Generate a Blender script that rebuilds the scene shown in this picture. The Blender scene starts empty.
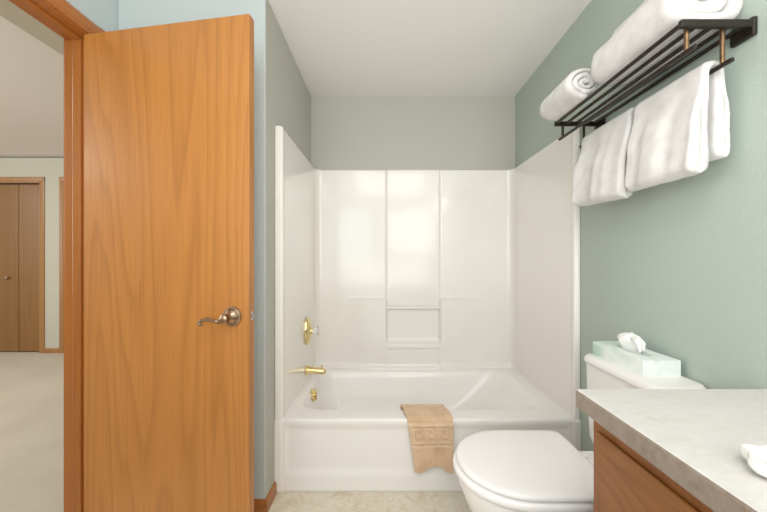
import bpy, bmesh, math, random
from mathutils import Vector, Matrix, noise
random.seed(7)
PI = math.pi
sin, cos = math.sin, math.cos
C = bpy.context.scene.collection
CAM_Z = 1.135

# ------------------------------------------------------------------ materials
def lin(r, g, b):
    f = lambda c: (c/255/12.92) if c/255 <= .04045 else ((c/255+.055)/1.055)**2.4
    return (f(r), f(g), f(b), 1.0)

class NT:
    """small node-tree helper"""
    def __init__(self, name):
        self.m = bpy.data.materials.new(name); self.m.use_nodes = True
        self.t = self.m.node_tree; self.n = self.t.nodes
        self.b = self.n['Principled BSDF']
    def node(self, typ, **kw):
        n = self.n.new(typ)
        for k, v in kw.items():
            if k.startswith('i_'): n.inputs[k[2:].replace('_', ' ')].default_value = v
            else: setattr(n, k, v)
        return n
    def link(self, a, b): self.t.links.new(a, b)
    def coords(self, scale=(1, 1, 1), rot=(0, 0, 0), loc=(0, 0, 0)):
        tc = self.node('ShaderNodeTexCoord'); mp = self.node('ShaderNodeMapping')
        mp.inputs['Scale'].default_value = scale; mp.inputs['Rotation'].default_value = rot
        mp.inputs['Location'].default_value = loc
        self.link(tc.outputs['Object'], mp.inputs['Vector']); return mp.outputs['Vector']
    def noise(self, vec, scale, detail=3, rough=.5, dist=0):
        n = self.node('ShaderNodeTexNoise')
        n.inputs['Scale'].default_value = scale; n.inputs['Detail'].default_value = detail
        n.inputs['Roughness'].default_value = rough; n.inputs['Distortion'].default_value = dist
        self.link(vec, n.inputs['Vector']); return n.outputs['Fac']
    def ramp(self, fac, stops):
        r = self.node('ShaderNodeValToRGB'); e = r.color_ramp.elements
        while len(e) < len(stops): e.new(.5)
        for q, (p, c) in zip(e, stops): q.position = p; q.color = c
        self.link(fac, r.inputs['Fac']); return r.outputs['Color']
    def mix(self, fac, a, b, mode='MIX'):
        m = self.node('ShaderNodeMix', data_type='RGBA', blend_type=mode)
        for v, s in ((fac, m.inputs[0]), (a, m.inputs[6]), (b, m.inputs[7])):
            if hasattr(v, 'is_linked') or isinstance(v, bpy.types.NodeSocket): self.link(v, s)
            else: s.default_value = v
        return m.outputs[2]
    def bump(self, h, strength, dist=.002):
        b = self.node('ShaderNodeBump'); b.inputs['Strength'].default_value = strength
        b.inputs['Distance'].default_value = dist
        self.link(h, b.inputs['Height']); self.link(b.outputs['Normal'], self.b.inputs['Normal'])
    def base(self, c):
        if isinstance(c, bpy.types.NodeSocket): self.link(c, self.b.inputs['Base Color'])
        else: self.b.inputs['Base Color'].default_value = c
    def set(self, rough=.5, metal=0, spec=.5, coat=0, coat_r=.05, sheen=0):
        i = self.b.inputs
        i['Roughness'].default_value = rough; i['Metallic'].default_value = metal
        i['Specular IOR Level'].default_value = spec; i['Coat Weight'].default_value = coat
        i['Coat Roughness'].default_value = coat_r; i['Sheen Weight'].default_value = sheen
        return self.m

def paint(name, rgb, bump=.25, var=.04):
    t = NT(name); v = t.coords()
    n = t.noise(v, 1.3, 2)
    c = lin(*rgb); d = tuple(x*(1-var) for x in c[:3]) + (1,)
    t.base(t.ramp(n, [(.3, d), (.7, c)]))
    t.bump(t.noise(v, 130, 3), bump, .003)
    return t.set(.62, spec=.3)

def wood(name, light, dark, scale=(1, 1, 1), along='z', rough=.38, coat=.25, figure=9.0):
    t = NT(name)
    sq = {'x': (.09, 1, 1), 'y': (1, .09, 1), 'z': (1, 1, .09)}[along]
    fine = {'x': (.02, 1, 1), 'y': (1, .02, 1), 'z': (1, 1, .02)}[along]
    v = t.coords(tuple(a*b for a, b in zip(sq, scale)))
    big = t.noise(v, 2.6, 1.5, .35, .15)
    # contour lines of a stretched noise give cathedral figure
    mul = t.node('ShaderNodeMath', operation='MULTIPLY'); mul.inputs[1].default_value = figure
    t.link(big, mul.inputs[0])
    fr = t.node('ShaderNodeMath', operation='FRACT'); t.link(mul.outputs[0], fr.inputs[0])
    fig = t.ramp(fr.outputs[0], [(0, (0, 0, 0, 1)), (.22, (.55, .55, .55, 1)), (.6, (1, 1, 1, 1)), (.88, (.9, .9, .9, 1)), (1, (.1, .1, .1, 1))])
    vf = t.coords(fine)
    st = t.noise(vf, 190, 3, .6)
    pores = t.ramp(st, [(.35, (0, 0, 0, 1)), (.55, (1, 1, 1, 1))])
    vl = t.coords(tuple(q*1.0 for q in sq), loc=(3, 1, 2))
    broad = t.noise(vl, 2.0, 3, .5)
    L, D = lin(*light), lin(*dark)
    mid = tuple((a*.6+b*.4) for a, b in zip(L, D))
    c0 = t.ramp(broad, [(.3, mid), (.7, L)])
    c1 = t.mix(.34, c0, t.mix(fig, D, L))
    c2 = t.mix(.26, c1, t.mix(pores, D, c1))
    t.base(c2)
    t.bump(st, .06, .001)
    return t.set(rough, spec=.4, coat=coat, coat_r=.2)

def plain(name, rgb, rough=.4, metal=0, spec=.5, coat=0, var=.06, nscale=40, bump=0, sheen=0, coat_r=.05):
    t = NT(name); v = t.coords(); n = t.noise(v, nscale, 3)
    c = lin(*rgb); d = tuple(x*(1-var) for x in c[:3]) + (1,)
    t.base(t.ramp(n, [(.35, d), (.65, c)]))
    if bump: t.bump(n, bump, .002)
    return t.set(rough, metal, spec, coat, coat_r, sheen)

M = {}
M['sage'] = paint('sage wall paint', (174, 186, 176))
M['sage_warm'] = paint('sage paint warm lit', (184, 182, 172))  # same sage paint, with the alcove's warmer light put into the colour
M['cool'] = paint('wall paint daylight cast', (196, 205, 205))  # blue cast of the daylight is put into this wall colour
M['block'] = paint('sage paint cool lit', (193, 201, 200))  # same wall paint again, cool light on the front face put into the colour
M['bedroom_wall'] = paint('bedroom wall paint', (194, 194, 181), .15)
M['ceiling'] = paint('white ceiling paint', (240, 237, 234), .2, .02)
M['bed_ceiling'] = paint('bedroom ceiling paint', (222, 217, 211), .2, .02)
M['soffit'] = paint('hall soffit paint', (205, 197, 180), .2, .02)
M['door'] = wood('honey oak door veneer', (187, 120, 53), (136, 80, 28), (1.5, 1.5, 1.0), 'z', .42, .2, 18)
M['trim'] = wood('oak trim', (176, 104, 42), (138, 76, 25), (3, 3, 1), 'z', .4, .25, 6)
M['trim_y'] = wood('oak trim head', (176, 104, 42), (138, 76, 25), (3, 1, 3), 'y', .4, .25, 6)
M['closet'] = wood('closet oak', (140, 100, 52), (112, 76, 36), (1.5, 1.5, .7), 'z', .4, .2, 8)
M['closet_trim'] = wood('closet trim oak', (168, 122, 72), (138, 92, 48), (3, 3, 1), 'z', .4, .2, 6)
M['cabinet'] = wood('vanity oak', (150, 93, 42), (90, 48, 15), (1.0, 9.0, 2.4), 'y', .5, .06, 12)
M['cabinet_frame'] = wood('vanity frame oak', (144, 86, 37), (104, 56, 20), (2, 2, 1), 'z', .5, .06, 6)
M['gelcoat'] = plain('white gelcoat', (244, 238, 231), .2, spec=.5, coat=.3, var=.015, nscale=3, coat_r=.07)
M['tub'] = plain('white tub enamel', (247, 241, 237), .28, spec=.5, coat=.3, var=.01, nscale=3, coat_r=.1)
M['ceramic'] = plain('white ceramic', (240, 236, 234), .3, spec=.4, coat=.15, var=.01, nscale=3, coat_r=.2)
M['seat'] = plain('white toilet seat plastic', (245, 241, 241), .2, spec=.5, coat=.3, var=.01, nscale=3)
M['gold'] = plain('polished brass', (238, 216, 156), .2, 1.0, var=.1, nscale=15)
M['bronze'] = plain('antique bronze', (176, 148, 122), .3, 1.0, var=.45, nscale=60)
M['steel'] = plain('brushed steel', (190, 186, 182), .3, 1.0)
M['rack'] = plain('dark bronze rack metal', (46, 38, 33), .34, .55, var=.2, nscale=30)
M['rack_post'] = plain('copper brown post', (128, 98, 68), .35, .7, var=.5, nscale=50)  # copper brown with strong mottling, used on the near posts
M['dark'] = plain('closet gap shade', (34, 22, 14), .8)
M['soap'] = plain('white glazed dish', (238, 240, 236), .18, coat=.4, var=.02)

def acrylic():
    t = NT('clear acrylic'); v = t.coords(); n = t.noise(v, 30)
    t.base(t.ramp(n, [(.3, (.93, .95, .95, 1)), (.7, (1, 1, 1, 1))]))
    t.b.inputs['Transmission Weight'].default_value = .85
    t.b.inputs['IOR'].default_value = 1.47
    return t.set(.06)
M['acrylic'] = acrylic()

def terry(name, rgb, rgb2, sc=420, strength=.55):
    t = NT(name); v = t.coords()
    n = t.noise(v, sc, 3, .7); n2 = t.noise(v, 18, 3)
    t.base(t.mix(.3, t.ramp(n2, [(.35, lin(*rgb2)), (.6, lin(*rgb))]), t.ramp(n, [(.3, lin(*rgb2)), (.6, lin(*rgb))])))
    t.bump(n, strength, .004)
    return t.set(.95, spec=.1, sheen=.35)
M['terry'] = terry('white terry cloth', (230, 226, 224), (208, 203, 200))
M['tan'] = terry('tan terry cloth', (228, 191, 156), (209, 170, 135), 380)
M['tan_band'] = terry('tan terry raised pattern', (232, 198, 167), (216, 178, 144), 380, .3)

def carpet():
    t = NT('beige carpet'); v = t.coords()
    n = t.noise(v, 260, 3, .7); n2 = t.noise(v, 2.2, 3)
    c = t.ramp(n2, [(.35, lin(200, 190, 174)), (.65, lin(216, 206, 190))])
    t.base(t.mix(.35, c, t.ramp(n, [(.3, lin(166, 154, 136)), (.7, lin(228, 221, 208))])))
    t.bump(n, .6, .01)
    return t.set(1, spec=.05, sheen=.2)
M['carpet'] = carpet()

def vinyl():
    t = NT('mottled beige vinyl'); v = t.coords()
    n = t.noise(v, 13, 6, .72, .8); n2 = t.noise(v, 55, 4, .7); n3 = t.noise(v, 4, 2)
    c = t.ramp(n, [(.3, lin(202, 184, 154)), (.5, lin(230, 219, 199)), (.68, lin(238, 230, 214))])
    c = t.mix(.22, c, t.ramp(n2, [(.4, lin(184, 164, 132)), (.6, lin(240, 232, 216))]))
    t.base(t.mix(.15, c, t.ramp(n3, [(.4, lin(212, 194, 164)), (.6, lin(236, 226, 208))])))
    return t.set(.35, spec=.4)
M['vinyl'] = vinyl()

def laminate(name, a, b, c):
    t = NT(name); v = t.coords((1, 1, 1), (0, 0, .5))
    v2 = t.coords((1, 2.2, 1), (0, 0, .9))
    n = t.noise(v2, 14, 6, .7, 1.2); n2 = t.noise(v, 70, 5, .75)
    col = t.ramp(n, [(.32, lin(*a)), (.48, lin(*b)), (.66, lin(*c))])
    t.base(t.mix(.35, col, t.ramp(n2, [(.35, lin(*a)), (.6, lin(*c))])))
    return t.set(.34, spec=.4)
M['counter'] = laminate('pale stone laminate', (200, 194, 189), (211, 206, 202), (217, 213, 210))
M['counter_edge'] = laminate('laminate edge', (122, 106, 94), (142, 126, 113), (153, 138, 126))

def carton():
    t = NT('mint printed carton'); v = t.coords()
    n = t.noise(v, 9, 2, .4, .8)
    sep = t.node('ShaderNodeSeparateXYZ'); tc = t.node('ShaderNodeTexCoord'); t.link(tc.outputs['Object'], sep.inputs[0])
    mr = t.node('ShaderNodeMapRange'); mr.inputs['From Min'].default_value = .03; mr.inputs['From Max'].default_value = .12
    t.link(sep.outputs['Y'], mr.inputs['Value'])
    pale = t.ramp(n, [(.42, lin(222, 234, 227)), (.5, lin(240, 245, 242)), (.62, lin(232, 240, 236))])
    deep = t.ramp(n, [(.40, lin(168, 204, 180)), (.52, lin(198, 222, 206)), (.62, lin(222, 236, 228))])
    t.base(t.mix(mr.outputs['Result'], pale, deep))
    return t.set(.5, spec=.3)
M['carton'] = carton()
M['tissue'] = plain('white tissue paper', (248, 248, 246), .9, spec=.1, var=.03, nscale=60, bump=.1)

# ------------------------------------------------------------------ geometry helpers
class MB:
    def __init__(self): self.v = []; self.f = []; self.mi = []
    def add(self, vs, fs, mi=0):
        o = len(self.v); self.v += [tuple(p) for p in vs]
        for f in fs: self.f.append(tuple(i+o for i in f)); self.mi.append(mi)
    def box(self, x0, x1, y0, y1, z0, z1, mi=0):
        vs = [(x, y, z) for x in (x0, x1) for y in (y0, y1) for z in (z0, z1)]
        self.add(vs, [(0, 1, 3, 2), (4, 6, 7, 5), (0, 4, 5, 1), (2, 3, 7, 6), (0, 2, 6, 4), (1, 5, 7, 3)], mi)
    def rings(self, rs, cap0=True, cap1=True, closed=True, mi=0):
        n = len(rs[0]); vs = [p for r in rs for p in r]; fs = []
        for i in range(len(rs)-1):
            for j in range(n if closed else n-1):
                k = (j+1) % n
                fs.append((i*n+j, i*n+k, (i+1)*n+k, (i+1)*n+j))
        if cap0: fs.append(tuple(range(n-1, -1, -1)))
        if cap1: fs.append(tuple((len(rs)-1)*n+j for j in range(n)))
        self.add(vs, fs, mi)
    def grid(self, fn, nu, nv, mi=0):
        vs = [fn(i/nu, j/nv) for i in range(nu+1) for j in range(nv+1)]
        w = nv+1
        self.add(vs, [(i*w+j, (i+1)*w+j, (i+1)*w+j+1, i*w+j+1) for i in range(nu) for j in range(nv)], mi)
    def tube(self, pts, r, n=12, mi=0, caps=True):
        pts = [Vector(p) for p in pts]; rs = []
        rad = r if hasattr(r, '__len__') else [r]*len(pts)
        up = None
        for i, p in enumerate(pts):
            d = (pts[min(i+1, len(pts)-1)] - pts[max(i-1, 0)]).normalized()
            if up is None: up = d.orthogonal().normalized()
            up = (up - d*up.dot(d)).normalized(); s = d.cross(up)
            rs.append([p + (up*cos(2*PI*k/n) + s*sin(2*PI*k/n))*rad[i] for k in range(n)])
        self.rings(rs, caps, caps, True, mi)
    def lathe(self, prof, origin, axis, n=32, mi=0, sx=1, sy=1, side=None):
        """prof: (radius, distance along axis)"""
        a = Vector(axis).normalized(); u = Vector(side).normalized() if side else a.orthogonal().normalized(); w = a.cross(u); o = Vector(origin)
        self.rings([[o + a*d + (u*cos(2*PI*k/n)*sx + w*sin(2*PI*k/n)*sy)*r for k in range(n)] for r, d in prof], True, True, True, mi)
    def prism(self, poly, axis, a, b, mi=0):
        """poly of 2-D points in the two other axes, extruded along axis"""
        def P(p, t): return {'x': (t, p[0], p[1]), 'y': (p[0], t, p[1]), 'z': (p[0], p[1], t)}[axis]
        self.rings([[P(p, a) for p in poly], [P(p, b) for p in poly]], mi=mi)

ROOTLOC = {}
def tag(o, label=None, cat=None, group=None, kind=None):
    if label: o['label'] = label
    if cat: o['category'] = cat
    if group: o['group'] = group
    if kind: o['kind'] = kind
    return o
def thing(name, label, cat, loc, group=None):
    o = bpy.data.objects.new(name, None); C.objects.link(o); o.location = loc
    o.empty_display_size = .05
    ROOTLOC[o] = Vector(loc)
    return tag(o, label, cat, group)
def build(name, mb, mats, parent=None, smooth=None, bevel=0, seg=2, subsurf=0, label=None):
    if not isinstance(mats, (list, tuple)): mats = [mats]
    vs = [Vector(p) for p in mb.v]
    if parent is None:
        xs = [p.x for p in vs]; ys = [p.y for p in vs]; zs = [p.z for p in vs]
        loc = Vector(((min(xs)+max(xs))/2, (min(ys)+max(ys))/2, min(zs)))
    else: loc = ROOTLOC[parent]
    me = bpy.data.meshes.new(name)
    me.from_pydata([tuple(p-loc) for p in vs], [], mb.f)
    for m in mats: me.materials.append(m)
    for p, mi in zip(me.polygons, mb.mi): p.material_index = mi
    bm = bmesh.new(); bm.from_mesh(me)
    bmesh.ops.recalc_face_normals(bm, faces=bm.faces[:])
    bm.to_mesh(me); bm.free()
    me.update()
    o = bpy.data.objects.new(name, me); C.objects.link(o)
    if parent is None: o.location = loc
    else: o.parent = parent
    ROOTLOC[o] = loc
    if bevel:
        b = o.modifiers.new('bevel', 'BEVEL'); b.width = bevel; b.segments = seg; b.limit_method = 'ANGLE'; b.angle_limit = .6
        b.harden_normals = False
    if subsurf:
        s = o.modifiers.new('sub', 'SUBSURF'); s.levels = s.render_levels = subsurf
    if smooth is not None:
        me.polygons.foreach_set('use_smooth', [True]*len(me.polygons))
        try: me.set_sharp_from_angle(angle=math.radians(smooth))
        except Exception: pass
    if label: o['label'] = label
    return o
def struct(name, mb, mats, label, cat, **kw):
    o = build(name, mb, mats, **kw)
    return tag(o, label, cat, kind='structure')

def rrect(x0, x1, y0, y1, r, z, k=8, e=4):
    """rounded rectangle with a fixed number of points"""
    pts = []
    cs = [(x1-r, y1-r, 0), (x0+r, y1-r, PI/2), (x0+r, y0+r, PI), (x1-r, y0+r, 1.5*PI)]
    for q, (cx, cy, a0) in enumerate(cs):
        arc = [(cx+r*cos(a0+PI/2*i/k), cy+r*sin(a0+PI/2*i/k)) for i in range(k+1)]
        pts += arc
        nx, ny, na = cs[(q+1) % 4]
        s = (nx+r*cos(na), ny+r*sin(na)); l = arc[-1]
        for i in range(1, e): pts.append((l[0]+(s[0]-l[0])*i/e, l[1]+(s[1]-l[1])*i/e))
    return [(x, y, z) for x, y in pts]
def sstep(a, b, x):
    if a == b: return float(x >= a)
    t = max(0, min(1, (x-a)/(b-a))); return t*t*(3-2*t)

# ------------------------------------------------------------------ dimensions
XL, XR = -.533, .958          # alcove walls
YT, YB = 1.559, 2.34          # tub front, painted back wall
ZC = 2.334                    # bathroom ceiling
XD, XDH = -1.20, -1.32        # door wall: bathroom face, hall face
YW = 1.44                     # face of the wall beside the tub
YJ, ZH = 1.32, 2.047          # hinge jamb, head jamb
YJ2 = .57                     # strike jamb
YF = -1.5                     # wall behind the camera

# ------------------------------------------------------------------ room shell
mb = MB(); mb.box(XDH, 1.08, YF-.1, 2.46, -.06, 0)
struct('floor', mb, M['vinyl'], 'mottled beige vinyl bathroom floor', 'floor')
mb = MB(); mb.box(XDH, 1.08, YF-.1, 2.46, ZC, ZC+.05)
struct('ceiling', mb, M['ceiling'], 'white ceiling over the bathroom and bathtub', 'ceiling')
mb = MB(); mb.box(XL, XR, YB, YB+.12, 0, ZC)
struct('wall_back', mb, M['sage_warm'], 'grey green wall above the tub surround', 'wall')
mb = MB(); mb.box(XR, XR+.12, YF-.1, YB+.12, 0, ZC)
struct('wall_right', mb, M['sage'], 'sage green wall behind the towel rack and toilet tank', 'wall')
mb = MB(); mb.box(XD, XL, YW, YB+.12, 0, ZC)
o = struct('wall_alcove', mb, [M['block'], M['sage_warm']], 'wall block behind the open door, pale blue daylight put into its colour', 'wall', bevel=.006)
for p in o.data.polygons:
    if p.normal.x > .5: p.material_index = 1  # one paint in reality; each face coloured for the light it gets
mb = MB()
mb.box(XDH, XD, YJ+.019, YB+.12, 0, ZC); mb.box(XDH, XD, YF-.1, YJ2-.019, 0, ZC); mb.box(XDH, XD, YJ2-.019, YJ+.019, ZH+.019, ZC)
struct('wall_left', mb, M['cool'], 'pale wall holding the bathroom doorway', 'wall')
mb = MB(); mb.box(XD, XR, YF-.1, YF, 0, ZC)
struct('wall_front', mb, M['sage'], 'sage wall behind the viewer', 'wall')

# bedroom beyond the doorway
BY = 3.905
mb = MB(); mb.box(-6.2, XDH, YF-.1, BY+.6, -.06, .0)
struct('floor', mb, M['carpet'], 'beige carpet floor of the room beyond the doorway', 'floor')
BZ = 2.38
CX0, CX1 = -5.31, -4.19       # bifold closet opening
DX0, DX1 = -3.905, -3.15      # second door opening
ZT = 2.095                    # opening heights
mb = MB()
for x0, x1, z0, z1 in ((-6.2, CX0, 0, BZ), (CX0, CX1, ZT, BZ), (CX1, DX0, 0, BZ), (DX0, DX1, ZT, BZ), (DX1, XDH, 0, BZ)):
    mb.box(x0, x1, BY, BY+.12, z0, z1)
struct('wall_bedroom', mb, M['bedroom_wall'], 'cream far wall with the closet, seen through the doorway', 'wall')
mb = MB(); mb.box(-6.3, -6.2, YF-.1, BY+.12, 0, 3.6)
struct('wall_bedroom_side', mb, M['bedroom_wall'], 'cream side wall of the room beyond the doorway', 'wall')
mb = MB(); mb.box(-6.2, XDH, YF-.2, YF-.1, 0, 3.6)
struct('wall_bedroom_near', mb, M['bedroom_wall'], 'cream near wall of the room beyond the doorway', 'wall')
mb = MB(); mb.box(XDH, XD, BY-1.445, BY+.12, 0, BZ)
struct('wall_bedroom_right', mb, M['bedroom_wall'], 'cream wall of the far room along the bathroom', 'wall')
# vaulted ceiling rising towards the viewer, and the flat soffit beside the bathroom
zv = lambda y: BZ + (BY-y)*.20
mb = MB(); mb.prism([(BY+.12, BZ), (YF-.2, zv(YF-.2)), (YF-.2, zv(YF-.2)+.06), (BY+.12, BZ+.06)], 'x', -6.3, -1.955)
struct('ceiling', mb, M['bed_ceiling'], 'vaulted off white ceiling of the room beyond the doorway', 'ceiling')
mb = MB()
mb.box(-1.955, XDH, YF-.2, BY+.12, BZ, BZ+.05)
mb.prism([(BY+.12, BZ+.0501), (YF-.2, BZ+.0501), (YF-.2, zv(YF-.2)+.06)], 'x', -1.955, -1.93)
struct('ceiling', mb, M['soffit'], 'flat beige hall ceiling strip just outside the doorway', 'ceiling')

# closet
def casing_profile(w=.057, t=.014):
    return [(0, 0), (w, 0), (w, t*.55), (w*.8, t), (w*.35, t*.8), (w*.12, t*.55), (0, t*.45)]
def far_frame(name, x0, x1, zt, label):
    mb = MB(); w = .058
    mb.box(x0, x0+.018, BY, BY+.12, 0, zt); mb.box(x1-.018, x1, BY, BY+.12, 0, zt); mb.box(x0, x1, BY, BY+.12, zt-.018, zt)
    t = struct(name, mb, M['closet_trim'], label, 'trim')
    for sx, xx in ((1, x1-.006), (-1, x0+.006)):
        m = MB(); m.prism([(xx+sx*a, BY-b) for a, b in casing_profile(w)], 'z', 0, zt+w-.006)
        build('casing', m, M['closet_trim'], t)
    m = MB(); m.prism([(BY-b, zt-.006+a) for a, b in casing_profile(w)], 'x', x0-w+.006, x1+w-.006)
    build('casing', m, M['closet_trim'], t)
    return t
far_frame('trim_1', CX0, CX1, ZT, 'tan oak frame around the bifold closet in the far room')
far_frame('trim_2', DX0, DX1, ZT, 'tan oak frame right of the closet, half hidden by the door jamb')
d = thing('door_2', 'tan oak bifold closet door with a dark round knob', 'door', ((CX0+CX1)/2, BY+.03, .012)); d['kind'] = 'structure'
pw = (CX1-CX0-.036-.03)/4
for i in range(4):
    a = CX0+.018+.006+i*(pw+.006)
    m = MB(); m.box(a, a+pw, BY+.02, BY+.052, .014, ZT-.035)
    build('door_panel', m, M['closet'], d, bevel=.003)
m = MB(); m.box(CX0+.018, CX1-.018, BY+.056, BY+.06, .0, ZT-.02); build('gap_shade', m, M['dark'], d)  # dark sheet standing in for the shade behind the panel gaps
for xk in (-4.607, -4.90):
    m = MB(); m.lathe([(.008, 0), (.008, .012), (.019, .02), (.02, .03), (.012, .036)], (xk, BY+.02, 1.135-18*3.9/320), (0, -1, 0), 16)
    build('knob', m, M['bronze'], d, smooth=40, label='dark round closet knob')
d = thing('door_3', 'tan oak door beyond the second frame in the far room', 'door', ((DX0+DX1)/2, BY+.05, .01)); d['kind'] = 'structure'
m = MB(); m.box(DX0+.021, DX1-.021, BY+.05, BY+.085, .012, ZT-.021); build('door_panel', m, M['closet'], d, bevel=.002)
m = MB(); m.lathe([(.03, 0), (.03, .006), (.012, .01), (.012, .03), (.026, .042), (.026, .055), (.015, .064)], (DX1-.09, BY+.05, .95), (0, -1, 0), 20)
build('knob', m, M['bronze'], d, smooth=40)
def base_prof(h=.08, t=.012): return [(0, 0), (t, 0), (t, h*.8), (t*.5, h*.95), (t*.35, h), (0, h)]
mb = MB(); mb.prism([(BY-a, b) for a, b in base_prof(.062)], 'x', CX1+.052, DX0-.052)
struct('baseboard_far', mb, M['closet_trim'], 'low oak baseboard between closet and second frame', 'baseboard')

# bathroom door frame
J = .019
mb = MB()
mb.box(XDH, XD, YJ, YJ+J, 0, ZH); mb.box(XDH, XD, YJ2-J, YJ2, 0, ZH); mb.box(XDH, XD, YJ2-J, YJ+J, ZH, ZH+J)
t1 = struct('trim_3', mb, [M['trim']], 'honey oak frame of the bathroom doorway', 'trim', bevel=.0015)
m = MB(); xs0, xs1 = XD-.042-.034, XD-.042
m.box(xs0, xs1, YJ-.011, YJ, 0, ZH); build('door_stop', m, M['trim'], t1, bevel=.003)
m = MB(); m.box(xs0, xs1, YJ2, YJ2+.011, 0, ZH); build('door_stop', m, M['trim'], t1, bevel=.003)
m = MB(); m.box(xs0, xs1, YJ2+.011, YJ-.011, ZH-.011, ZH); build('door_stop', m, M['trim_y'], t1, bevel=.003)
for face, sx in ((XD, 1), (XDH, -1)):
    for yy, sy in ((YJ+.005, 1), (YJ2-.005, -1)):
        m = MB(); m.prism([(face+sx*b, yy+sy*a) for a, b in casing_profile()], 'z', 0, ZH+.005+.057)
        build('casing', m, M['trim'], t1)
    m = MB(); m.prism([(face+sx*b, ZH+.005+a) for a, b in casing_profile()], 'y', YJ2-.062, YJ+.062)
    build('casing', m, M['trim_y'], t1)

# baseboards in the bathroom
mb = MB(); P_ = base_prof(.060)
mb.rings([[(XD+.013, YW-a, b) for a, b in P_], [(XL+a, YW-a, b) for a, b in P_], [(XL+a, YT-.002, b) for a, b in P_]])
struct('baseboard_left', mb, M['trim_y'], 'honey oak baseboard around the wall corner beside the tub', 'baseboard')

# ------------------------------------------------------------------ bathroom door leaf
hp = Vector((-1.2055, 1.285, 0)); fe = Vector((-.496, 1.1765, 0))
dd = (fe-hp); W = dd.length; dx = dd.normalized(); dn = Vector((-dx.y, dx.x, 0))    # dn points away from the viewer
def DP(u, n, z): return hp + dx*u + dn*n + Vector((0, 0, z))
def dbox(mb, u0, u1, n0, n1, z0, z1):
    vs = [DP(u, n, z) for u in (u0, u1) for n in (n0, n1) for z in (z0, z1)]
    mb.add(vs, [(0, 1, 3, 2), (4, 6, 7, 5), (0, 4, 5, 1), (2, 3, 7, 6), (0, 2, 6, 4), (1, 5, 7, 3)])
mb = MB(); dbox(mb, 0, W, 0, .035, .012, ZH-.005)
door = struct('door_1', mb, M['door'], 'honey oak flush bathroom door standing open with a bronze lever', 'door', bevel=.0025)
zl = CAM_Z - 56*1.19/320      # lever height
def lever(side, parent):
    n0 = 0 if side < 0 else .035
    u0 = W-.066
    P = lambda u, n, z: DP(u, n0+side*n, z)
    h = MB()
    h.lathe([(.036, 0), (.037, .003), (.035, .007), (.030, .009), (.0285, .013), (.024, .019), (.016, .024), (.0125, .030), (.0115, .042), (.0145, .046), (.0145, .056), (.009, .060)], P(u0, 0, zl), dn*side, 32)
    o = build('door_handle', h, M['bronze'], parent, smooth=50, label='antique bronze lever handle')
    l = MB(); pts = []; rad = []
    for i in range(25):
        s = i/24
        u = u0 - s*.090
        z = zl - .013*sstep(0, .28, s) + .0075*sstep(.25, .75, s) - .005*sstep(.75, 1, s)
        n = .05 - .004*sin(s*PI)
        pts.append(P(u, n, z)); rad.append(.0062+.0075*(1-sstep(0, .45, s)))
    # little scroll at the tip
    c = pts[-1]; rr = .0075
    for i in range(1, 13):
        a = PI/2+ i/12*PI*1.3
        pts.append(P(u0-.090 + rr*cos(a), .05, zl-.0105 - rr + rr*sin(a))); rad.append(.0062-.0001*i)
    l.tube(pts, rad, 12)
    build('lever', l, M['bronze'], o, smooth=60)
    r = MB()
    for i in range(28):
        a = 2*PI*i/28
        r.lathe([(.0005, 0), (.003, .001), (.0035, .003), (.002, .005)], P(u0+.034*cos(a), .004, zl+.034*sin(a)), dn*side, 6)
    build('rope_ring', r, M['bronze'], o, smooth=60)
lever(-1, door); lever(1, door)
m = MB(); dbox(m, W-.001, W+.0012, .010, .026, zl-.016, zl+.016); lp = build('latch_plate', m, M['steel'], door)
m = MB()
vs = [DP(W+.0015, .011, zl-.008), DP(W+.0015, .025, zl-.008), DP(W+.0015, .025, zl+.008), DP(W+.0015, .011, zl+.008)]
m.rings([vs, [DP(W+.011, .011, zl-.008), DP(W+.005, .025, zl-.008), DP(W+.005, .025, zl+.008), DP(W+.011, .011, zl+.008)]])
build('latch_bolt', m, M['steel'], lp)
for zz in (.25, 1.03, 1.83):
    m = MB(); q = DP(-.004, .038, 0)
    m.tube([(q.x, q.y, zz-.045), (q.x, q.y, zz+.045)], .006, 12); dbox(m, -.0015, .0005, .004, .034, zz-.044, zz+.044)
    build('hinge', m, M['bronze'], door, smooth=40)

# ------------------------------------------------------------------ bathtub
RIM = .359
tubt = thing('bathtub', 'white bathtub with a panelled apron under the tall surround', 'bathtub', ((XL+XR)/2, (YT+YB)/2, 0))
mb = MB()
xa, xb, ya, yb = XL+.001, XR-.001, YT, YB-.001
rs = [rrect(xa, xb, ya+.02, yb, .006, RIM-.02), rrect(xa, xb, ya+.008, yb, .006, RIM-.008), rrect(xa+.002, xb-.002, ya+.0085, yb-.002, .006, RIM)]
xi0, xi1, yi0, yi1 = -.468, .86, 1.655, 2.265
for inset, z, rx in ((0, RIM, 0), (.006, RIM-.0015, 0), (.016, RIM-.008, .004), (.024, RIM-.02, .012), (.032, RIM-.05, .035), (.045, RIM-.11, .09), (.062, RIM-.18, .16), (.08, RIM-.24, .22), (.105, RIM-.275, .26), (.15, RIM-.29, .30)):
    rs.append(rrect(xi0+inset, xi1-inset-rx, yi0+inset, yi1-inset, .13-inset*.3, z))
mb.rings(rs, cap0=False, cap1=True)
build('basin', mb, M['tub'], tubt, smooth=50)
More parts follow.
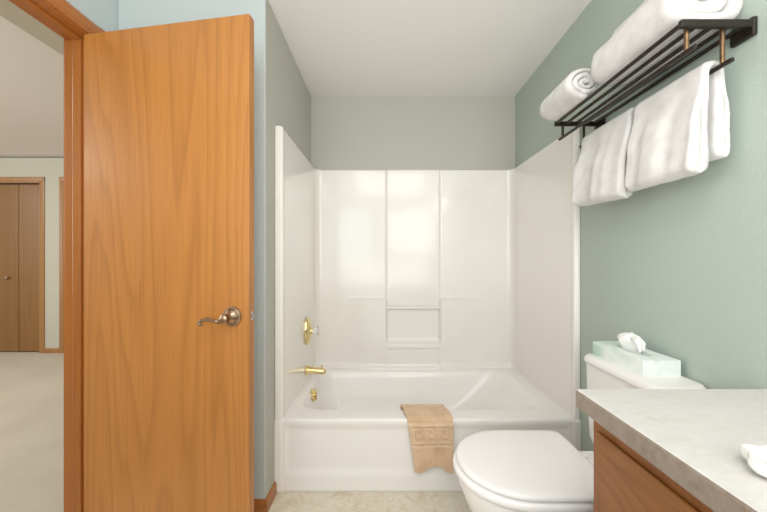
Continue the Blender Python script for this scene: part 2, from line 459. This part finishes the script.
# apron: front skin with a recessed panel
mb = MB()
ax0, ax1 = XL+.001, XR-.001
def apron(u, v):
    x = ax0+(ax1-ax0)*u; z = v*RIM
    inx = sstep(ax0+.045, ax0+.07, x)*(1-sstep(ax1-.07, ax1-.045, x))
    rec = inx*sstep(.075, .125, z)*(1-sstep(RIM-.06, RIM-.02, z))*.008
    y = YT + rec - .005*(1-sstep(.030, .040, min(x-ax0, ax1-x))) + .03*max(0, .004-min(x-ax0, ax1-x))
    if z > RIM-.014: y += .012*(1-math.sqrt(max(0, 1-((z-(RIM-.014))/.0141)**2)))
    if z < .012: y += (.012-z)*.6
    return (x, y+.0, z)
mb.grid(apron, 300, 110)
build('apron', mb, M['tub'], tubt, smooth=60)
# overflow plate + drain
oc = Vector((-.430, 1.95, RIM-.047)); on = Vector((1, 0, .3)).normalized()
m = MB(); m.lathe([(.037, -.004), (.037, .002), (.033, .006), (.02, .008), (.004, .008)], oc, on, 32); op = build('overflow_plate', m, M['gold'], tubt, smooth=40, label='brass overflow plate')
m = MB(); m.lathe([(.01, .006), (.011, .016), (.008, .02)], oc, on, 16)
m.tube([oc+on*.016+Vector((0, 0, .036)), oc+on*.018, oc+on*.016-Vector((0, 0, .036))], [.004, .006, .004], 8)
build('trip_lever', m, M['gold'], op, smooth=40)
m = MB(); m.lathe([(.035, 0), (.035, .003), (.028, .005), (.026, .002), (.003, .002)], (-.28, 1.95, RIM-.29), (0, 0, 1), 32); build('drain', m, M['gold'], tubt, smooth=40)

# ------------------------------------------------------------------ tub surround
ZS = 1.793
sur = thing('tub_surround', 'glossy white moulded tub surround with a soap niche and grab bar', 'shower surround', ((XL+XR)/2, YB, RIM))
xl, xr, yp = -.494, .929, 2.318
def end_panel(side):
    m = MB()
    wall, inn = (XL, xl) if side < 0 else (XR, xr)
    s = 1 if side < 0 else -1
    def prof(z, top):
        # plan: front flange (rounded nose) then flat panel back to the cove
        pts = [(wall+s*.001, YT+.004), (wall+s*.004, YT)]
        w = abs(inn-wall); r = .012
        for i in range(7):
            a = PI/2*i/6
            pts.append((inn - s*r + s*r*sin(a), YT + r - r*cos(a)))
        for i in range(1, 8): pts.append((inn - s*.004*sstep(0, .03, (i/7)*.05), YT+.012 + .05*i/7))
        for i in range(1, 9): pts.append((inn - s*.004 + s*.004*(i/8), YT+.062 + (yp-.045-YT-.062)*i/8))
        pts.append((wall+s*.001, yp-.045))
        return [(x if not top else x - s*top*(1 if abs(x-wall) > .02 else 0), y + (top*.6 if y < YT+.05 else 0), z) for x, y in pts]
    zs = [(RIM+.0005, 0), (ZS-.012, 0), (ZS-.006, .002), (ZS-.002, .006), (ZS, .012)]
    m.rings([prof(z, t) for z, t in zs])
    return build('end_panel', m, M['gelcoat'], sur, smooth=35)
end_panel(-1); end_panel(1)
# back panel as a height field; coves at both ends
G1, G2 = .0145, .406
LZ, BZB, NZ = .861, .79, .545
def back(u, v):
    x = xl+(xr-xl)*u; z = RIM+.0005+(ZS-RIM-.0005)*v
    y = yp
    # vertical grooves framing the middle panel, upper part only
    up = sstep(BZB, BZB+.02, z)
    for g in (G1, G2): y += .007*math.exp(-((x-g)/.004)**2)*up
    y -= .004*sstep(G1, G1+.012, x)*(1-sstep(G2-.012, G2, x))*up
    # moulded lower shelves each side of the niche
    side = 0
    if x < (G1+G2)/2: side = sstep(-.30, -.10, x)*(1-sstep(G1-.003, G1+.012, x))
    else: side = (1-sstep(.52, .72, x))*sstep(G2-.012, G2+.003, x)
    sh = 1-sstep(LZ-.014, LZ+.002, z)
    low = sstep(RIM+.02, .60, z)*.4+.6
    y -= .044*side*sh*low
    # middle: niche recess with sill
    mid = sstep(G1-.003, G1+.012, x)*(1-sstep(G2-.012, G2+.003, x))
    sill = 1-sstep(NZ-.012, NZ+.004, z)
    lip = sstep(.497, .51, z)
    y -= mid*(1-sstep(NZ-.012, NZ+.004, z))*(.034+.010*lip)
    y += mid*.012*sstep(NZ, NZ+.02, z)*(1-sstep(BZB-.02, BZB, z))
    # sweep out to the deck
    y -= .025*(1-sstep(RIM, RIM+.045, z))**2
    r = .045
    for dxx in (x-xl, xr-x):
        if dxx < r: y -= r-math.sqrt(max(0, r*r-(r-dxx)**2))
    # top edge rolls back to the wall
    if z > ZS-.012: y += .018*(1-math.sqrt(max(0, 1-((z-ZS+.012)/.0121)**2)))
    return (x, min(y, YB-.002), z)
mb = MB(); mb.grid(back, 330, 300)
w_ = 301; bd = [i*w_ for i in range(331)] + [330*w_+j for j in range(1, 301)] + [i*w_+300 for i in range(329, -1, -1)] + [j for j in range(299, 0, -1)]
o_ = len(mb.v)
for i in bd: mb.v.append((mb.v[i][0], YB-.0008, mb.v[i][2]))
nb_ = len(bd)
for i in range(nb_):
    k = (i+1) % nb_; mb.f.append((bd[i], bd[k], o_+k, o_+i)); mb.mi.append(0)
mb.f.append(tuple(range(o_, o_+nb_))); mb.mi.append(0)
build('back_panel', mb, M['gelcoat'], sur, smooth=60)
m = MB(); zb = BZB
m.tube([(G1+.004, yp-.018, zb), (G2-.004, yp-.018, zb)], .0065, 14)
for gx in (G1+.001, G2-.001):
    m.lathe([(.012, -.006), (.012, .004), (.009, .006)], (gx, yp-.014, zb), (1, 0, 0), 16)
build('grab_bar', m, plain('satin white bar', (240, 238, 232), .15, coat=.6), sur, smooth=50, label='white horizontal grab bar over the niche')

# ------------------------------------------------------------------ brass fittings
vy, vz = 2.036, CAM_Z - 71*2.036/320
vt = thing('shower_valve', 'brass oval shower valve with a clear acrylic knob', 'shower valve', (xl, vy, vz))
m = MB()
m.lathe([(.001, 0.0), (1.0, .0005), (1.0, .006), (.95, .014), (.8, .022), (.55, .028), (.3, .030)], (xl, vy, vz), (1, 0, 0), 40, 0, .05, .088, (0, 1, 0))
# lathe radius is unit here, scaled to an oval
build('escutcheon', m, M['gold'], vt, smooth=40)
m = MB(); m.lathe([(.022, .025), (.02, .034), (.015, .037), (.014, .046)], (xl, vy, vz), (1, 0, 0), 24); build('stem', m, M['gold'], vt, smooth=40)
m = MB(); n = 10; pr = [(.012, .044), (.024, .048), (.027, .056), (.027, .070), (.022, .078), (.010, .081)]
m.rings([[(xl+d, vy+r*(1+.07*cos(5*2*PI*k/40))*cos(2*PI*k/40), vz+r*(1+.07*cos(5*2*PI*k/40))*sin(2*PI*k/40)) for k in range(40)] for r, d in pr])
build('knob', m, M['acrylic'], vt, smooth=40, label='clear faceted acrylic knob')
sy_, sz_ = 2.03, CAM_Z - 110*2.03/320
st = thing('tub_spout', 'polished brass tub spout below the shower valve', 'faucet', (xl, sy_, sz_))
m = MB(); rs = []
for i in range(21):
    s = i/20; x = xl+.0+.125*s
    rw = .026-.006*s if s < .9 else .0206-.010*((s-.9)/.1)**2
    rh = .024-.005*s if s < .9 else .0195-.009*((s-.9)/.1)**2
    zc = sz_ - .004*s - .006*s*s
    rs.append([(x, sy_+rw*cos(2*PI*k/20), zc+rh*sin(2*PI*k/20)) for k in range(20)])
m.rings(rs); build('spout_body', m, M['gold'], st, smooth=50)
m = MB(); m.lathe([(.034, 0), (.034, .004), (.029, .008)], (xl, sy_, sz_), (1, 0, 0), 28); build('wall_flange', m, M['gold'], st, smooth=40)
m = MB(); m.lathe([(.004, .016), (.004, .028), (.0075, .031), (.0075, .036), (.004, .039)], (xl+.10, sy_, sz_-.008), (0, 0, 1), 14); build('diverter_knob', m, M['gold'], st, smooth=40)

# ------------------------------------------------------------------ tan mat hung over the tub rim
def greek(u, v):
    """raised pattern: u across 0..1, v down 0..1"""
    if .40 < v < .435 or .665 < v < .70: return 1
    if .455 < v < .645:
        a = (v-.455)/.19
        if not .06 < u < .94: return 0
        q = ((u-.06)/.88*3) % 1.0
        def on(x0, x1, y0, y1): return x0 <= q <= x1 and y0 <= a <= y1
        if on(.06, .9, .84, 1) or on(.06, .18, .0, 1) or on(.06, .74, 0, .15) or on(.62, .74, 0, .62) or on(.32, .74, .47, .62) or on(.32, .44, .3, .62): return 1
    return 0
path = []    # (y, z) of the drape: from inside the tub over the rim and down the apron
for i in range(9): path.append((1.690-.0035*i*0+.0, RIM-.075+.0085*i))
path = [(1.716, RIM-.07), (1.713, RIM-.035), (1.706, RIM-.004), (1.69, RIM+.011), (1.65, RIM+.013), (1.60, RIM+.011), (1.572, RIM+.008), (1.556, RIM-.006), (1.549, RIM-.03), (1.546, RIM-.08), (1.544, RIM-.14), (1.542, RIM-.20), (1.541, RIM-.244)]
L = [0]
for p, q in zip(path, path[1:]): L.append(L[-1]+math.hypot(q[0]-p[0], q[1]-p[1]))
def at(s):
    s *= L[-1]
    for i in range(len(path)-1):
        if s <= L[i+1] or i == len(path)-2:
            t = (s-L[i])/(L[i+1]-L[i]); return (path[i][0]+(path[i+1][0]-path[i][0])*t, path[i][1]+(path[i+1][1]-path[i][1])*t)
s_top = L[3]/L[-1]
def mat(u, v):
    e = 1
    y, z = at(v)
    dn_ = max(0, (v-s_top)/(1-s_top))
    # front drape narrows; hem arches up in the middle
    x0 = .088+.062*dn_**.9; x1 = .312+.004*sin(dn_*3) + .022*sstep(.0, .35, dn_) - .006*dn_
    x = x0+(x1-x0)*u
    arch = .026*sstep(.12, .42, u)*(1-sstep(.66, .88, u))*sstep(.72, 1, dn_)
    z += arch; y -= .004*arch/.02
    if dn_ > .25:
        k = sstep(.25, 1, dn_)
        y -= k*(.006*sin(u*5.5+1)+.006*noise.noise(Vector((u*3, dn_*3, 2)))+.008*sstep(.8, 1, u)) + .002*k
    wob = .002*noise.noise(Vector((u*9, v*14, 5)))
    h = .0036*greek(u, dn_) if dn_ > 0 else 0
    return (x, y-(wob+h)*(1 if dn_ > .28 else 0), z+abs(wob)*(dn_ < .28))
mb = MB(); NU, NV = 110, 170
mb.grid(mat, NU, NV)
for idx, f in enumerate(mb.f):
    i, j = divmod(idx, NV); v = (j+.5)/NV; dnn = (v-s_top)/(1-s_top)
    if dnn > 0 and greek((i+.5)/NU, dnn): mb.mi[idx] = 1
o = build('bath_mat', mb, [M['tan'], M['tan_band']], smooth=70)
sm = o.modifiers.new('thick', 'SOLIDIFY'); sm.thickness = .007; sm.offset = 0
tag(o, 'tan terry bath mat with a key pattern band draped over the tub rim', 'bath mat')

# ------------------------------------------------------------------ toilet
TY = 1.108
tt = thing('toilet', 'white toilet with closed lid between bathtub and vanity', 'toilet', (.60, TY, 0))
def egg(xc, xf, xb, hw, z, nb=4.5, yc=TY, n=72):
    pts = []
    for k in range(n):
        a = 2*PI*k/n; c, s = cos(a), sin(a)
        if c < 0: x = xc + (xc-xf)*c; y = hw*(math.copysign(abs(s)**.95, s))
        else: x = xc + (xb-xc)*math.copysign(abs(c)**(2/nb), c); y = hw*math.copysign(abs(s)**(2/nb), s)
        pts.append((x, yc+y, z))
    return pts
m = MB()
m.rings([egg(.50, .335, .86, .115, 0), egg(.50, .332, .865, .118, .012), egg(.50, .345, .86, .108, .03), egg(.50, .355, .86, .102, .09), egg(.49, .345, .86, .106, .16), egg(.48, .318, .86, .125, .235),
         egg(.47, .288, .86, .152, .30), egg(.46, .266, .86, .174, .35), egg(.46, .258, .80, .180, .380, 4), egg(.46, .258, .72, .180, .394, 4), egg(.46, .266, .715, .172, .4005, 4), egg(.46, .30, .70, .14, .4005, 4)])
# rear deck the tank stands on
m.rings([rrect(.66, .948, TY-.085, TY+.085, .03, .29), rrect(.66, .948, TY-.098, TY+.098, .03, .36), rrect(.66, .948, TY-.098, TY+.098, .03, .413), rrect(.665, .943, TY-.093, TY+.093, .026, .418)])
build('bowl', m, M['ceramic'], tt, smooth=45)
def seat_ring(z0, z1, xf, xb, hw):
    m = MB(); f = lambda i, z: egg(.46, xf+i, xb-i, hw-i, z)
    g = lambda i, z: egg(.47, xf+.075-i, xb-.10+i, hw-.07+i, z, 2.5)
    m.rings([g(0, z0), f(.006, z0), f(.001, z0+.004), f(0, (z0+z1)/2), f(.001, z1-.004), f(.006, z1), g(0, z1), g(0, z0)], False, False)
    return m
build('seat', seat_ring(.404, .4285, .243, .70, .190), M['seat'], tt, smooth=45)
m = MB(); f = lambda i, z: egg(.46, .254+i, .702-i*.6, .186-i, z, 12)
m.rings([f(.012, .4305), f(.008, .4315), f(.003, .4345), f(0, .440), f(.001, .4455), f(.004, .449), f(.012, .4515), f(.03, .4527), f(.07, .4535), f(.12, .454)])
build('lid', m, M['seat'], tt, smooth=45)
for sy in (-1, 1):
    m = MB(); m.rings([rrect(.695, .74, TY+sy*.062-.018, TY+sy*.062+.018, .012, z) for z in (.4182, .424)] + [rrect(.70, .735, TY+sy*.062-.014, TY+sy*.062+.014, .01, .428)])
    build('hinge', m, M['seat'], tt, smooth=45)
TC = 1.096
m = MB(); tk = []
for z, xf, hy, r in ((.418, .820, .150, .035), (.425, .807, .162, .03), (.45, .799, .167, .028), (.60, .792, .171, .028), (.735, .789, .173, .03)):
    tk.append(rrect(xf, .948, TC-hy, TC+hy, r, z))
m.rings(tk); build('tank', m, M['ceramic'], tt, smooth=45)
m = MB(); g = lambda i, z: rrect(.779+i, .950-i*.3, TC-.182+i, TC+.182-i, .045-i*.5, z)
m.rings([g(.010, .7355), g(.003, .738), g(0, .743), g(0, .752), g(.003, .760), g(.009, .7655), g(.018, .767), g(.04, .7675)])
build('tank_lid', m, M['ceramic'], tt, smooth=45)

# ------------------------------------------------------------------ tissue box
ZK = .7676
tb = thing('tissue_box', 'pale mint tissue box with white tissue pulled up, on the toilet tank', 'tissue box', (.882, 1.13, ZK))
m = MB(); bx0, bx1, by0, by1, bh = .817, .937, 1.01, 1.252, .05
# carton with an oval slot in the top
no = 48
ov = [(.882+.03*cos(2*PI*k/no), 1.125+.075*sin(2*PI*k/no)) for k in range(no)]
def sq(k):
    a = 2*PI*k/no; c, s = cos(a), sin(a); hx, hy = (bx1-bx0)/2, (by1-by0)/2
    t = min(hx/abs(c) if abs(c) > 1e-6 else 9, hy/abs(s) if abs(s) > 1e-6 else 9)
    return ((bx0+bx1)/2+c*t, (by0+by1)/2+s*t)
# make sure the corners are hit: use box corner mapping
ang = sorted([2*PI*k/no for k in range(no)])
outer = []
hx, hy = (bx1-bx0)/2, (by1-by0)/2; ca = math.atan2(hy, hx)
for k in range(no):
    q, r = divmod(k, no//4)
    outer.append(None)
cor = [ca, PI-ca, PI+ca, 2*PI-ca]
def angat(k):
    t = k/no*4-.5 if False else k/no*4
    q = int(t); f = t-q
    a0 = cor[q]; a1 = cor[(q+1) % 4]+(2*PI if q == 3 else 0)
    return a0+(a1-a0)*f
outer = []; ov = []
for k in range(no):
    a = angat(k); c, s = cos(a), sin(a); t = min(hx/abs(c) if abs(c) > 1e-6 else 9, hy/abs(s) if abs(s) > 1e-6 else 9)
    outer.append(((bx0+bx1)/2+c*t, (by0+by1)/2+s*t)); ov.append((.877+.026*c, 1.128+.072*s))
m.rings([[(x, y, ZK) for x, y in outer], [(x, y, ZK+bh) for x, y in outer], [(x, y, ZK+bh) for x, y in ov], [(x, y, ZK+bh-.012) for x, y in ov]], True, True)
build('carton', m, M['carton'], tb)
m = MB()
def puff(u, v):
    a = 2*PI*u
    r = [.62, .80, 1.0, 1.06, .95, .70, .30, .02]; zz = [-.012, .006, .020, .032, .042, .050, .054, .055]
    t = v*7; q = min(6, int(t)); f = t-q
    rr = r[q]+(r[q+1]-r[q])*f; z = zz[q]+(zz[q+1]-zz[q])*f
    k = .12*sin(3*a+2.4*v)+.09*sin(5*a-3*v+1)+.05*sin(9*a+v*5)
    rr *= 1+k*min(1, v*2.2)
    nz = noise.noise(Vector((cos(a)*1.8, sin(a)*1.8, v*3+4)))
    x = .877+.026*rr*cos(a)-.006*v; y = 1.135+.050*rr*sin(a)-.012*v
    return (x, y, ZK+bh+z+(.010*nz+.006*sin(a+.6))*v)
m.grid(puff, 72, 28)
def flop(u, v):   # the corner that falls over towards the viewer
    a = u-.5
    x = .870-.012*v+.012*a*v; y = 1.118-.058*v+a*.03
    z = ZK+bh+.046+.014*sin(v*PI*.7)-.040*v*v+.005*sin(a*9+3*v)
    return (x+a*.05*(1-.4*v), y, z)
m.grid(flop, 20, 14)
o = build('tissue', m, M['tissue'], tb, smooth=80)
o.modifiers.new('thick', 'SOLIDIFY').thickness = .0012

# ------------------------------------------------------------------ vanity
CX, CY, CZT, CZB = .478, .800, .8135, .7675
vc = thing('vanity_cabinet', 'honey oak vanity cabinet with flat drawer front under the counter', 'cabinet', (.75, -.2, 0))
m = MB(); m.box(.5345, .952, -1.2, .783, .09, .767); m.box(.61, .952, -1.2, .783, .0, .0898)
build('carcass', m, M['cabinet_frame'], vc)
m = MB()
ys = [.785, .24, -.33, -.9, -1.2]
m.box(.514, .534, -1.2, .785, .715, .767); m.box(.514, .534, -1.2, .785, .09, .13)
for y in ys[:-1]: m.box(.5142, .534, y-.04, y-.0002, .1302, .7148)
for y1, y0 in zip(ys[:-1], ys[1:]): m.box(.5142, .534, y0+.0002, y1-.0402, .49, .52)
build('face_frame', m, M['cabinet_frame'], vc)
for y1, y0 in zip(ys[:3], ys[1:4]):
    m = MB(); m.box(.505, .5136, y0-.020, y1-.021, .515, .7275); build('drawer_front', m, M['cabinet'], vc, bevel=.004, seg=3)
    m = MB(); m.box(.505, .5136, y0-.020, y1-.021, .115, .505); build('door', m, M['cabinet_frame'], vc, bevel=.004, seg=3)
m = MB()
poly = [(.956, CZB), (.956, CZT), (CX+.006, CZT), (CX+.0018, CZT-.0018), (CX, CZT-.006), (CX, CZB+.004), (CX+.004, CZB)]
n = len(poly)
m.rings([[(x, -1.22, z) for x, z in poly], [(x, CY-.003, z) for x, z in poly], [(x+(.003 if x < .6 else 0), CY, z-(.003 if z > .78 else 0)) for x, z in poly]])
o = build('countertop', m, [M['counter'], M['counter_edge']])
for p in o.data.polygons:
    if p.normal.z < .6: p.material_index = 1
tag(o, 'pale mottled stone laminate countertop with a square front edge', 'countertop')
# scalloped soap dish at the right edge of the view
m = MB(); dc = Vector((.594, .470, CZT)); rs = []
for r, z, k in ((.020, .0005, 0), (.030, .001, .03), (.040, .006, .08), (.0455, .014, .10), (.046, .021, .10), (.043, .0265, .10), (.037, .027, .09), (.031, .022, .07), (.024, .014, .04), (.010, .010, 0)):
    rs.append([(dc.x+r*(1+k*cos(6*a+.5))*cos(a), dc.y+r*(1+k*cos(6*a+.5))*sin(a), dc.z+z) for a in [2*PI*i/96 for i in range(96)]])
m.rings(rs)
o = build('soap_dish', m, M['soap'], smooth=50)
tag(o, 'small white scalloped soap dish on the countertop at the photo edge', 'soap dish')

# ------------------------------------------------------------------ towel rack
RX, RY0, RY1, RZ = .767, .826, 1.431, 1.747
tr = thing('towel_rack', 'dark bronze shelf rack with rails and lower towel bars on the wall', 'towel rack', (XR, (RY0+RY1)/2, RZ))
def rail(name, x, z, r, y0, y1, ov=.006):
    m = MB(); m.tube([(x, y0-ov, z), (x, y1+ov, z)], r, 12); return build(name, m, M['rack'], tr, smooth=40)
for x in (.772, .815, .858, .900, .940): rail('rail', x, RZ-.001, .0065, RY0, RY1, .004)
for y in (RY0, RY1):
    m = MB()
    s = 1 if y == RY1 else -1
    m.box(RX-.004, .952, y-.006, y+.006, RZ-.014, RZ+.007); build('end_bracket', m, M['rack'], tr, bevel=.003)
    m = MB(); a, b = (y-.008, y+.05) if y == RY0 else (y-.05, y+.008)
    m.box(.9445, .9579, a, b, RZ-.034, RZ+.014); build('wall_plate', m, M['rack'], tr, bevel=.004)
B1, B2 = (.792, 1.679), (.886, 1.645)
for bx, bz in (B1, B2):
    rail('towel_bar', bx, bz, .0065, RY0, RY1, .012)
    for y in (RY0+.012, RY1-.012):
        m = MB(); m.tube([(bx, y, RZ-.006), (bx, y, bz)], .0055, 12); build('post', m, M['rack_post'] if y < 1 else M['rack'], tr, smooth=40)

# ------------------------------------------------------------------ towels
def fuzz(p, s=16, a=.003):
    p = Vector(p); return p + Vector((noise.noise(p*s), noise.noise(p*s+Vector((7, 1, 3))), noise.noise(p*s+Vector((2, 9, 4)))))*a
def roll(name, xc, zc, a, b, y0, y1, turns, label, start=0, sq=1.0, rr=.05, r_in=.10, tilt=0, dome1=.04, flat=.75):
    """rolled towel: a spiral sheet of cloth with a round outer skin, axis along y. y0 = near end"""
    NT_, NYL = int(turns*40), 22
    m = MB()
    th = (1-r_in)/turns
    def sup(t, r):
        c, s = cos(t), sin(t)
        x = math.copysign(abs(c)**sq, c)*a*r; z = math.copysign(abs(s)**sq, s)*b*r
        if z < 0: z *= flat
        return x, z
    def ys(q, rad):
        # domed far end, inner layers stand a bit deeper at the near end
        lo = y0 + .012*(rad)**6 + .010*(1-rad)
        hi = y1 - dome1*(1-math.sqrt(max(0, 1-min(1, rad)**2*.96)))*1.0
        return lo+(hi-lo)*q
    secs = []
    for i in range(NT_+1):
        t = i/NT_*turns*2*PI; r = r_in + (1-r_in)*i/NT_
        ring = []
        # cross-section of the cloth strip: outer pass near->far, then inner pass far->near
        ro, ri = r+th*.46, max(.015, r-th*.46)
        for side, rad in ((1, ro), (-1, ri)):
            qs = range(NYL+1) if side > 0 else range(NYL, -1, -1)
            for j in qs:
                q = j/NYL
                # round the lip of the cloth edge
                e = min(q, 1-q)*(y1-y0); k = 1-.42*(1-min(1, e/.010))**2
                rr_ = r + (rad-r)*k
                x, z = sup(t+start, rr_)
                y = ys(q, min(1, rr_))
                ring.append(fuzz((xc+x, y, zc+z+tilt*(y-y0)), 14, .0035))
        secs.append(ring)
    m.rings(secs)
    o = build(name, m, M['terry'], smooth=75)
    return tag(o, label, 'towel', 'rolled white towels on top of the rack')
roll('rolled_towel', .764, RZ+.0635, .067, .056, 1.205, 1.485, 2.7, 'small tightly rolled white towel at the far end of the rack', start=.4, r_in=.12, dome1=.075, flat=.9)
roll('bath_towel', .842, RZ+.088, .110, .086, .835, 1.205, 2.0, 'large thick rolled white bath towel on the near end of the rack shelf', start=PI*.55, sq=.72, r_in=.16, dome1=.09, flat=.9)

def hung(name, y0, y1, bar, zf, zb, tf, tb, xf, xb, label, seed, strips=False):
    """folded towel over the bar: thick inverted U"""
    bx, bz = bar
    med = []   # medial line (x, z, half-thickness)
    zt = bz+.0065+.014
    nf = 26
    for i in range(nf):
        s = i/(nf-1); z = zf+(zt-.03-zf)*s
        hb = tf*(.80+.22*math.exp(-((z-zf-.03)/.06)**2))
        x = xf + (bx-.020-xf)*sstep(.45, 1, s)
        h = hb*(1-.62*sstep(.5, 1, s))
        if s < .09: h *= math.sqrt(max(.03, 1-(1-s/.09)**2))
        med.append((x, z, h))
    for i in range(1, 8):
        a = PI-PI*i/8; med.append((bx+.020*cos(a), zt-.03+.030*sin(a), tf*.36))
    nb = 22
    for i in range(nb):
        s = i/(nb-1); z = zt-.03+(zb-zt+.03)*s
        x = bx+.020+(xb-bx-.020)*sstep(0, .5, s); h = tb*(.55+.45*sstep(0, .5, s))
        if s > .93: h *= math.sqrt(max(.03, 1-((s-.93)/.07)**2))
        med.append((x, z, h))
    NYL = 40; secs = []
    n = len(med)
    for j in range(NYL+1):
        q = j/NYL; q = .5-.5*cos(PI*q) if False else q
        # concentrate samples near the two ends
        q = q + .08*sin(2*PI*q)*-1*.9
        y = y0+(y1-y0)*q
        e = min(y-y0, y1-y); rad = .012
        k = .62+.38*math.sqrt(max(0, 1-(1-min(1, e/rad))**2))
        up, dn2 = [], []
        for i, (x, z, h) in enumerate(med):
            x0, z0, _ = med[max(0, i-1)]; x1, z1, _ = med[min(n-1, i+1)]
            tx, tz = x1-x0, z1-z0; l = math.hypot(tx, tz) or 1; nx, nz = -tz/l, tx/l
            front = i < nf
            hang = sstep(bz, bz-.12, 0) if False else (max(0, min(1, (bz-z)/.12)))
            rip = hang*(.0045*sin(y*40+seed+z*3)+.009*noise.noise(Vector((y*14, z*3, seed)))+.0015*sin(y*110+seed*2+z*8))
            if strips and not front and z < bz-.1:
                rip += .0012*sin(z*190); h = h*(1+.07*sin(z*210))
            hh = h*k
            dz = -.014*(1-q)*hang if front and seed > 3 else 0
            wy = y + (.006*noise.noise(Vector((z*9, seed, i*.02))) if e < .03 else 0)
            up.append(fuzz((x+nx*(hh)+(-rip if front else rip*.3), wy, z+nz*hh+dz), 30, .0016)); dn2.append(fuzz((x-nx*hh-(rip*.2 if front else 0), wy, z-nz*hh+dz), 30, .0016))
        secs.append(up+dn2[::-1])
    m = MB(); m.rings(secs, False, False)
    for b in (0, len(secs)-1):
        sg = -1 if b == 0 else 1
        rows = [[b*2*n+i for i in range(n)]]
        for t, off in ((.14, .0045), (.28, .005), (.42, .001), (.5, -.014), (.58, .001), (.72, .005), (.86, .0045)):
            o_ = len(m.v)
            for i in range(n):
                p, q = Vector(secs[b][i]), Vector(secs[b][2*n-1-i])
                fr = sstep(1, 5, i)*(1-sstep(nf-4, nf, i)) if i < nf else sstep(nf+8, nf+12, i)*(1-sstep(n-5, n-2, i))
                w = off if off > 0.002 else off*fr+.004*(1-fr)
                c = p+(q-p)*t; c.y += sg*(w+.003*noise.noise(c*22)); m.v.append(tuple(c))
            rows.append([o_+i for i in range(n)])
        rows.append([b*2*n+2*n-1-i for i in range(n)])
        for ra, rb in zip(rows, rows[1:]):
            for i in range(n-1): m.f.append((ra[i], ra[i+1], rb[i+1], rb[i])); m.mi.append(0)
    o = build(name, m, M['terry'], smooth=80)
    return tag(o, label, 'towel', 'white towels hanging from the rack bar')
hung('hanging_towel', .862, 1.102, B2, 1.369, 1.412, .030, .021, .851, .917, 'wide folded white towel hanging from the rack bar, nearest the viewer', 1.3, True)
hung('hanging_towel', 1.122, 1.392, B2, 1.366, 1.414, .029, .020, .849, .917, 'folded white towel hanging at the far end of the rack by the tub', 4.1, True)

# ------------------------------------------------------------------ camera
cd = bpy.data.cameras.new('camera'); co = bpy.data.objects.new('camera', cd); C.objects.link(co)
co.location = (0, 0, CAM_Z); co.rotation_euler = (PI/2, 0, 0)
cd.sensor_width = 36; cd.lens = 320/767*36; cd.shift_y = 4/767; cd.shift_x = -.5/767
cd.clip_start = .02
bpy.context.scene.camera = co

# ------------------------------------------------------------------ light
def area(name, loc, target, size, power, col=(1, 1, 1), sy=None):
    l = bpy.data.lights.new(name, 'AREA'); l.energy = power; l.color = col; l.size = size
    if sy: l.shape = 'RECTANGLE'; l.size_y = sy
    o = bpy.data.objects.new(name, l); C.objects.link(o); o.location = loc
    o.rotation_euler = (Vector(target)-Vector(loc)).to_track_quat('-Z', 'Y').to_euler()
    return o
def bulb(name, loc, power, col, r=.05):
    l = bpy.data.lights.new(name, 'POINT'); l.energy = power; l.color = col; l.shadow_soft_size = r
    o = bpy.data.objects.new(name, l); C.objects.link(o); o.location = loc
for i, y in enumerate((-.35, -.1, .15)): bulb('vanity bulb', (.84, y-.1, 1.98), 1.6, (1, .94, .88), .08)
area('ceiling fill', (.1, .15, 2.31), (.15, 1.0, 0), 1.0, 15, (1, .97, .94))  # added fill with no visible fixture, tilted to brighten the tub
area('bounce fill', (0, -.7, .95), (0, -.35, 2.3), 1.5, 30, (1, .985, .97))  # added fill aimed at the ceiling to lift the ambient light
area('cool back fill', (-.75, -1.35, 1.6), (-.8, 1.5, 2.1), 1.0, 14, (.76, .91, 1))  # added cool fill from behind left, no actual window there
area('window light', (.5, -1.38, 1.65), (.35, 1.6, .7), .85, 13, (1, .98, .97))
area('bedroom daylight', (-6.1, 1.4, 1.5), (-3, 2.2, 1.0), 2.2, 66, (1, .95, .88), 1.8)
area('bedroom fill', (-3.6, .8, 2.3), (-3.6, 2.2, 0), 1.4, 50, (1, .94, .85))  # added overhead fill for the far room, not a visible lamp
w = bpy.data.worlds.new('world'); bpy.context.scene.world = w; w.use_nodes = True
w.node_tree.nodes['Background'].inputs[0].default_value = (.8, .85, .9, 1); w.node_tree.nodes['Background'].inputs[1].default_value = .3
vs_ = bpy.context.scene.view_settings
vs_.view_transform = 'Standard'; vs_.look = 'None'; vs_.exposure = 0; vs_.gamma = 1.1
